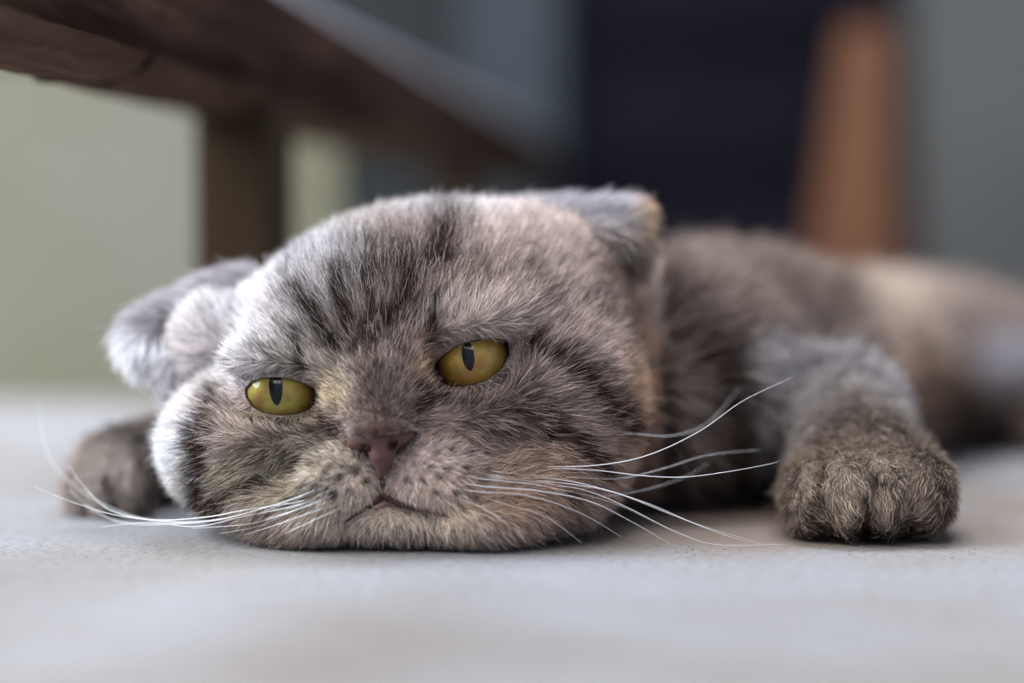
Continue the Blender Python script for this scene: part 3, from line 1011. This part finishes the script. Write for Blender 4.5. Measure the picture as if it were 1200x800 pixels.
# ---- eyes ----------------------------------------------------------------
def cap(center, axis, R, ang, rings=18, seg=48, outline=None):
    """spherical cap around axis; outline(theta)->angular radius factor"""
    axis = np.asarray(axis) / np.linalg.norm(axis)
    ex = np.array([1.0, 0, 0]) - axis * axis[0]; ex /= np.linalg.norm(ex)
    ez = np.cross(ex, axis)
    if ez[2] < 0: ez = -ez
    Vv = [center + axis * R]; Ff = []
    for i in range(1, rings + 1):
        for j in range(seg):
            th = 2 * np.pi * j / seg
            a = ang * i / rings
            if outline is not None:
                sx, sz = outline(th)
                x, z = sx * i / rings, sz * i / rings
            else:
                x, z = a * math.cos(th), a * math.sin(th)
            al = math.hypot(x, z)
            dx, dz = (x / al, z / al) if al > 1e-9 else (0, 0)
            Vv.append(center + R * (axis * math.cos(al) + (ex * dx + ez * dz) * math.sin(al)))
    tri = [(0, 1 + j, 1 + (j + 1) % seg, 1 + (j + 1) % seg) for j in range(seg)]
    for i in range(rings - 1):
        for j in range(seg):
            a = 1 + i * seg + j; b = 1 + i * seg + (j + 1) % seg
            Ff.append((a, a + seg, b + seg, b))
    me = bpy.data.meshes.new('cap')
    me.from_pydata([tuple(np.array(q) / 1000) for q in Vv], [], [(t[0], t[1], t[2]) for t in tri] + Ff)
    bm = bmesh.new(); bm.from_mesh(me)
    bmesh.ops.recalc_face_normals(bm, faces=bm.faces)
    # make sure the cap faces outwards
    f0 = bm.faces[0] if hasattr(bm.faces, 'ensure_lookup_table') and (bm.faces.ensure_lookup_table() or True) else None
    if f0.normal.dot(Vector(axis)) < 0: bmesh.ops.reverse_faces(bm, faces=bm.faces)
    bm.to_mesh(me); bm.free()
    return me


def iris_mat(name, c_in, c_mid, c_out, warm, origin):
    m, nt, out = new_mat(name)
    b = principled(nt, out, None, 0.45, 0.2)
    tc = N(nt, 'ShaderNodeTexCoord')
    sub = N(nt, 'ShaderNodeVectorMath', operation='SUBTRACT'); sub.inputs[1].default_value = tuple(origin / 1000)
    nt.links.new(tc.outputs['Object'], sub.inputs[0])
    ln = N(nt, 'ShaderNodeVectorMath', operation='LENGTH'); nt.links.new(sub.outputs[0], ln.inputs[0])
    no = N(nt, 'ShaderNodeTexNoise'); no.inputs['Scale'].default_value = 420; no.inputs['Detail'].default_value = 6
    nt.links.new(sub.outputs[0], no.inputs['Vector'])
    ml = N(nt, 'ShaderNodeMath', operation='MULTIPLY_ADD'); ml.inputs[1].default_value = 84; ml.inputs[2].default_value = -0.12
    nt.links.new(ln.outputs['Value'], ml.inputs[0])
    ad = N(nt, 'ShaderNodeMath', operation='MULTIPLY_ADD'); ad.inputs[1].default_value = 0.35
    nt.links.new(no.outputs[0], ad.inputs[0]); nt.links.new(ml.outputs[0], ad.inputs[2])
    r = ramp(nt, [(0.15, c_in), (0.5, c_mid), (0.82, c_out), (1.0, c_out * 0.35)])
    nt.links.new(ad.outputs[0], r.inputs[0])
    n2 = N(nt, 'ShaderNodeTexNoise'); n2.inputs['Scale'].default_value = 210; n2.inputs['Detail'].default_value = 3
    nt.links.new(tc.outputs['Object'], n2.inputs['Vector'])
    r2 = ramp(nt, [(0.46, (0, 0, 0)), (0.66, (0.8, 0.8, 0.8))])
    nt.links.new(n2.outputs[0], r2.inputs[0])
    mx = N(nt, 'ShaderNodeMix', data_type='RGBA'); mx.inputs[7].default_value = (*warm, 1)
    nt.links.new(r2.outputs[0], mx.inputs[0]); nt.links.new(r.outputs[0], mx.inputs[6])
    nt.links.new(mx.outputs[2], b.inputs['Base Color'])
    return m


def cornea_mat():
    m, nt, out = new_mat('wet_cornea')
    t = N(nt, 'ShaderNodeBsdfTransparent'); g = N(nt, 'ShaderNodeBsdfGlossy'); g.inputs['Roughness'].default_value = 0.02
    fr = N(nt, 'ShaderNodeFresnel'); fr.inputs['IOR'].default_value = 1.4
    mx = N(nt, 'ShaderNodeMixShader')
    nt.links.new(fr.outputs[0], mx.inputs[0]); nt.links.new(t.outputs[0], mx.inputs[1]); nt.links.new(g.outputs[0], mx.inputs[2])
    nt.links.new(mx.outputs[0], out.inputs[0])
    return m


M_cornea = cornea_mat()
m, nt, out = new_mat('eye_dark'); principled(nt, out, lin(34, 24, 20), 0.3, 0.4); M_sclera = m
m, nt, out = new_mat('pupil_black'); principled(nt, out, (0.004, 0.004, 0.007), 0.5, 0.1); M_pupil = m


def make_eye(c, iris_px, iris_r_px, pupil_px, pw, ph, tilt, im, label):
    iy = float(c[1]) - EB_R
    ax = P(*iris_px, iy + 0.8) - c
    me = bpy.data.meshes.new('eye')
    bm = bmesh.new(); bmesh.ops.create_uvsphere(bm, u_segments=48, v_segments=32, radius=EB_R / 1000)
    bmesh.ops.translate(bm, verts=bm.verts, vec=tuple(c / 1000))
    bm.to_mesh(me); bm.free()
    e = link('eye', me, M_sclera, cat, True); tag(e, label)
    ia = math.asin(min(0.97, iris_r_px * PS(iy) / EB_R))
    link('iris', cap(c, ax, EB_R + 0.10, ia), im, e, True)
    pax = P(*pupil_px, iy + 0.4) - c
    k = PS(iy) / EB_R
    tl = math.radians(tilt)

    def slit(th):     # pointed lens shape
        z = math.sin(th); x = math.cos(th)
        sx = pw * k * math.copysign(abs(x) ** 1.25, x); sz = ph * k * math.copysign(abs(z) ** 0.9, z)
        return sx * math.cos(tl) + sz * math.sin(tl), -sx * math.sin(tl) + sz * math.cos(tl)
    link('pupil', cap(c, pax, EB_R + 0.17, 0, 6, 40, slit), M_pupil, e, True)
    link('cornea', cap(c, ax, EB_R + 0.45, ia * 1.02), M_cornea, e, True)
    return e


make_eye(EB_L_C, (325, 461), 40, (323, 452), 8.0, 23, -4, iris_mat('iris_green', lin(160, 152, 74), lin(204, 192, 90), lin(172, 150, 68), lin(190, 132, 54), P(323, 455, 2.2)),
         'yellow green eye, the lower and narrower one')
make_eye(EB_R_C, (553, 424), 45, (548.5, 416), 7.2, 19, -8, iris_mat('iris_amber', lin(170, 142, 70), lin(202, 168, 80), lin(168, 130, 58), lin(186, 132, 62), P(549, 418, 2.4)),
         'amber eye, the higher and wider open one')


# ---- nose and mouth --------------------------------------------------------
def make_nose():
    lo = P(380, 585, -30) - 4; hi = P(510, 470, 0) + 4
    F = Field(np.arange(lo[0], hi[0], 0.35), np.arange(-34, 4, 0.35), np.arange(lo[2], hi[2], 0.35))
    F.E(446, 511, -15.5, 33, 5.6, 15, roll=6, k=2)
    F.E(421, 518, -12.2, 15, 4.4, 7.5, roll=10, k=2)
    F.E(472, 511, -11.8, 14, 4.4, 8, roll=20, k=2)
    F.E(448, 528, -15.8, 16, 4.6, 22, k=2.0)
    F.E(448, 546, -14.8, 6, 3.6, 14, k=1.5)
    # nostrils
    F.E(428, 526, -19.5, 7.5, 5, 5, k=0.9, mode='sub')
    F.E(460, 521, -19.5, 6.0, 5, 7, k=0.9, mode='sub')
    F.capsule(P(426, 528, -18.8), P(403, 525, -13.2), 0.8, 0.6, k=0.7, mode='sub')
    F.capsule(P(461, 526, -18.8), P(488, 511, -13.0), 0.8, 0.6, k=0.7, mode='sub')
    F.capsule(P(448, 532, -21.4), P(448, 558, -18.6), 0.45, 0.5, k=0.8, mode='sub')
    v, f = F.mesh()
    me = mesh_np('nose', v, f)
    m, nt, out = new_mat('nose_leather')
    b = principled(nt, out, None, 0.42, 0.45)
    tc = N(nt, 'ShaderNodeTexCoord')
    no = N(nt, 'ShaderNodeTexNoise'); no.inputs['Scale'].default_value = 160; no.inputs['Detail'].default_value = 5
    nt.links.new(tc.outputs['Object'], no.inputs['Vector'])
    r = ramp(nt, [(0.3, lin(74, 46, 44)), (0.7, lin(100, 67, 63))]); nt.links.new(no.outputs[0], r.inputs[0])
    nt.links.new(r.outputs[0], b.inputs['Base Color'])
    vo = N(nt, 'ShaderNodeTexVoronoi'); vo.inputs['Scale'].default_value = 1700
    nt.links.new(tc.outputs['Object'], vo.inputs['Vector'])
    bp = N(nt, 'ShaderNodeBump'); bp.inputs['Strength'].default_value = 0.25; bp.inputs['Distance'].default_value = 0.0003
    nt.links.new(vo.outputs['Distance'], bp.inputs['Height']); nt.links.new(bp.outputs[0], b.inputs['Normal'])
    return link('nose', me, m, cat, True)


nose = make_nose()
m, nt, out = new_mat('lip_brown'); principled(nt, out, lin(74, 50, 48), 0.6, 0.2); M_lip = m
m, nt, out = new_mat('lip_pink'); principled(nt, out, lin(150, 116, 112), 0.6, 0.2); M_lip2 = m


def surf_y(px, py):
    """depth of the cat's front surface at a pixel (mm), by the nearest body vertices"""
    d = (uu - px) ** 2 + (vv - py) ** 2
    i = np.argpartition(d, 24)[:24]
    near = i[d[i] < max(30, d[i].min() * 1.5 + 4)]
    return float(V[near, 1].min())


def lip(pts, r):
    q = catmull([P(x, y, surf_y(x, y) - 0.35) for x, y in pts], 26)
    t = np.linspace(0, 1, 26)
    return q, r * (0.35 + 0.65 * np.sin(np.pi * np.clip(t * 0.8 + 0.25, 0, 1)))


for pts, r in (([(448, 555), (448.5, 567), (449, 580)], 0.7), ([(449, 579), (438, 590), (424, 599), (404, 612)], 0.8), ([(449, 579), (464, 588), (486, 595), (508, 600), (532, 608)], 0.8)):
    q, rad = lip(pts, r)
    link('lip', tube('lip', q, rad, 8), M_lip, cat, True)
q, rad = lip([(436, 597), (448, 591), (456, 590), (470, 596)], 0.7)
tag(link('lip', tube('lip', q + np.array([0, 0.5, 0]), rad, 8), M_lip2, cat, True), 'pink lower lip')

# ---- whiskers --------------------------------------------------------------
m, nt, out = new_mat('whisker_white')
b = principled(nt, out, lin(214, 214, 214), 0.4, 0.4); M_wh = m
m, nt, out = new_mat('whisker_black'); principled(nt, out, lin(24, 20, 20), 0.4, 0.4); M_bk = m

WH = [  # pixel path, depth at root, depth at tip, radius mm
    ([(600, 547), (628, 547), (700, 545), (760, 533), (820, 505), (870, 470), (928, 442)], None, -6, 0.20),
    ([(598, 546), (640, 548), (700, 551), (750, 557), (800, 559), (850, 553), (895, 545), (912, 541)], None, -4, 0.18),
    ([(575, 552), (615, 556), (680, 560), (730, 560), (780, 548), (830, 533), (892, 527)], None, 28, 0.21),
    ([(570, 556), (600, 559), (650, 561), (700, 571), (760, 590), (820, 615), (895, 642)], None, -4, 0.18),
    ([(575, 560), (600, 562), (660, 566), (720, 577), (790, 604), (850, 627), (890, 641)], None, -6, 0.17),
    ([(572, 558), (610, 563), (680, 573), (730, 592), (790, 622), (840, 638), (920, 644)], None, -2, 0.18),
    ([(545, 566), (570, 570), (630, 575), (690, 587), (740, 611), (790, 640)], None, -8, 0.19),
    ([(540, 573), (560, 576), (620, 581), (680, 601), (730, 630)], None, -9, 0.15),
    ([(565, 582), (590, 590), (640, 606), (682, 636)], None, -11, 0.14),
    ([(535, 584), (555, 590), (590, 610), (622, 639)], None, -12, 0.12),
    ([(630, 575), (690, 583), (750, 575), (800, 560), (832, 542)], None, 40, 0.16),
    ([(700, 500), (745, 508), (790, 510), (830, 495), (866, 455)], None, 50, 0.18),
    ([(555, 560), (640, 570), (720, 590), (800, 628)], None, 14, 0.15),
    ([(520, 585), (540, 600), (565, 632)], None, -12, 0.10),
    ([(385, 575), (350, 588), (290, 597), (240, 606), (180, 609), (130, 598), (100, 572), (80, 545)], None, 22, 0.24),
    ([(370, 584), (330, 599), (280, 606), (220, 613), (150, 613), (110, 598), (80, 573)], None, 30, 0.22),
    ([(390, 580), (340, 594), (285, 605), (230, 617), (175, 612), (120, 617)], None, 8, 0.22),
    ([(375, 588), (330, 603), (290, 614), (225, 619)], None, 2, 0.20),
    ([(395, 590), (360, 602), (320, 616), (285, 627)], None, -3, 0.18),
    ([(402, 594), (375, 606), (345, 620), (322, 630)], None, -8, 0.15),
    ([(388, 582), (340, 600), (300, 617), (258, 625)], None, 0, 0.17),
    ([(376, 572), (320, 592), (240, 611), (150, 606), (90, 590), (40, 570)], None, 16, 0.18),
    ([(360, 580), (300, 600), (200, 612), (120, 590), (60, 540), (44, 470)], None, 55, 0.12),
]
BK = [
    ([(392, 566), (350, 583), (318, 598), (298, 612)], None, -4, 0.13), ([(402, 555), (360, 568), (320, 578)], None, -4, 0.10), ([(398, 574), (360, 590), (330, 600)], None, -6, 0.10),
    ([(580, 540), (606, 545), (640, 547)], None, -4, 0.13), ([(560, 548), (590, 556), (620, 560)], None, -5, 0.12), ([(350, 404), (330, 382), (299, 350)], None, -4, 0.09),
    ([(345, 402), (320, 375), (296, 358)], None, -3, 0.07), ([(340, 420), (318, 408), (298, 402)], None, -2, 0.08), ([(512, 365), (520, 345), (535, 320)], None, 2, 0.09),
    ([(509, 360), (511, 345), (515, 330)], None, 4, 0.08), ([(515, 368), (527, 352), (542, 336)], None, 2, 0.07),
]


def hair_part(path, ytip, r, mat, nm):
    y0 = surf_y(*path[0]) - 0.2
    n = len(path)
    pts = []
    cum = np.concatenate([[0], np.cumsum(np.hypot(*np.diff(np.array(path), axis=0).T))]); cum /= cum[-1]
    for (x, y), t in zip(path, cum):
        yy = y0 + (ytip - y0) * t
        # stay just in front of the face
        if t < 0.75:
            yy = min(yy, surf_y(x, y) + 0.4 - 6.0 * min(t * 1.5, 0.75)) if 190 < x < 760 and y > 300 else yy
        q = P(x, y, yy)
        if q[2] < 0.8: q = P(x, y, 0); q[2] = 0.8 if q[2] < 0.8 else q[2]
        pts.append(q)
    q = catmull(pts, 40)
    q[:, 2] = np.maximum(q[:, 2], 0.5)
    t = np.linspace(0, 1, 40)
    return link(nm, tube(nm, q, r * 0.85 * (1 - 0.82 * t ** 1.6), 6), mat, cat, True)


for path, _, yt, r in WH:
    hair_part(path, yt, r, M_wh, 'whisker')
for path, _, yt, r in BK:
    tag(hair_part(path, yt, r, M_bk, 'whisker'), 'black hair')

# ---- grit on the floor -------------------------------------------------------
def grit():
    bm = bmesh.new()
    rr = random.Random(5)
    for i in range(260):
        x, y = rr.uniform(-0.16, 0.17), rr.gauss(-0.012, 0.03)
        s = rr.uniform(0.00008, 0.00026) * (1.7 if rr.random() < 0.06 else 1)
        mt = Matrix.Translation((x, y, s * 0.5)) @ Matrix.Rotation(rr.uniform(0, 3), 4, 'Z') @ Matrix.Diagonal((s * rr.uniform(0.8, 1.6), s, s * 0.7, 1))
        bmesh.ops.create_icosphere(bm, subdivisions=1, radius=1, matrix=mt)
    me = bpy.data.meshes.new('grit'); bm.to_mesh(me); bm.free()
    o = link('grit', me, noisy_mat('grit', lin(90, 80, 72), lin(150, 146, 140), 300, 0.9))
    return tag(o, 'loose dark grit scattered on the concrete floor', 'grit', kind='stuff')


grit()
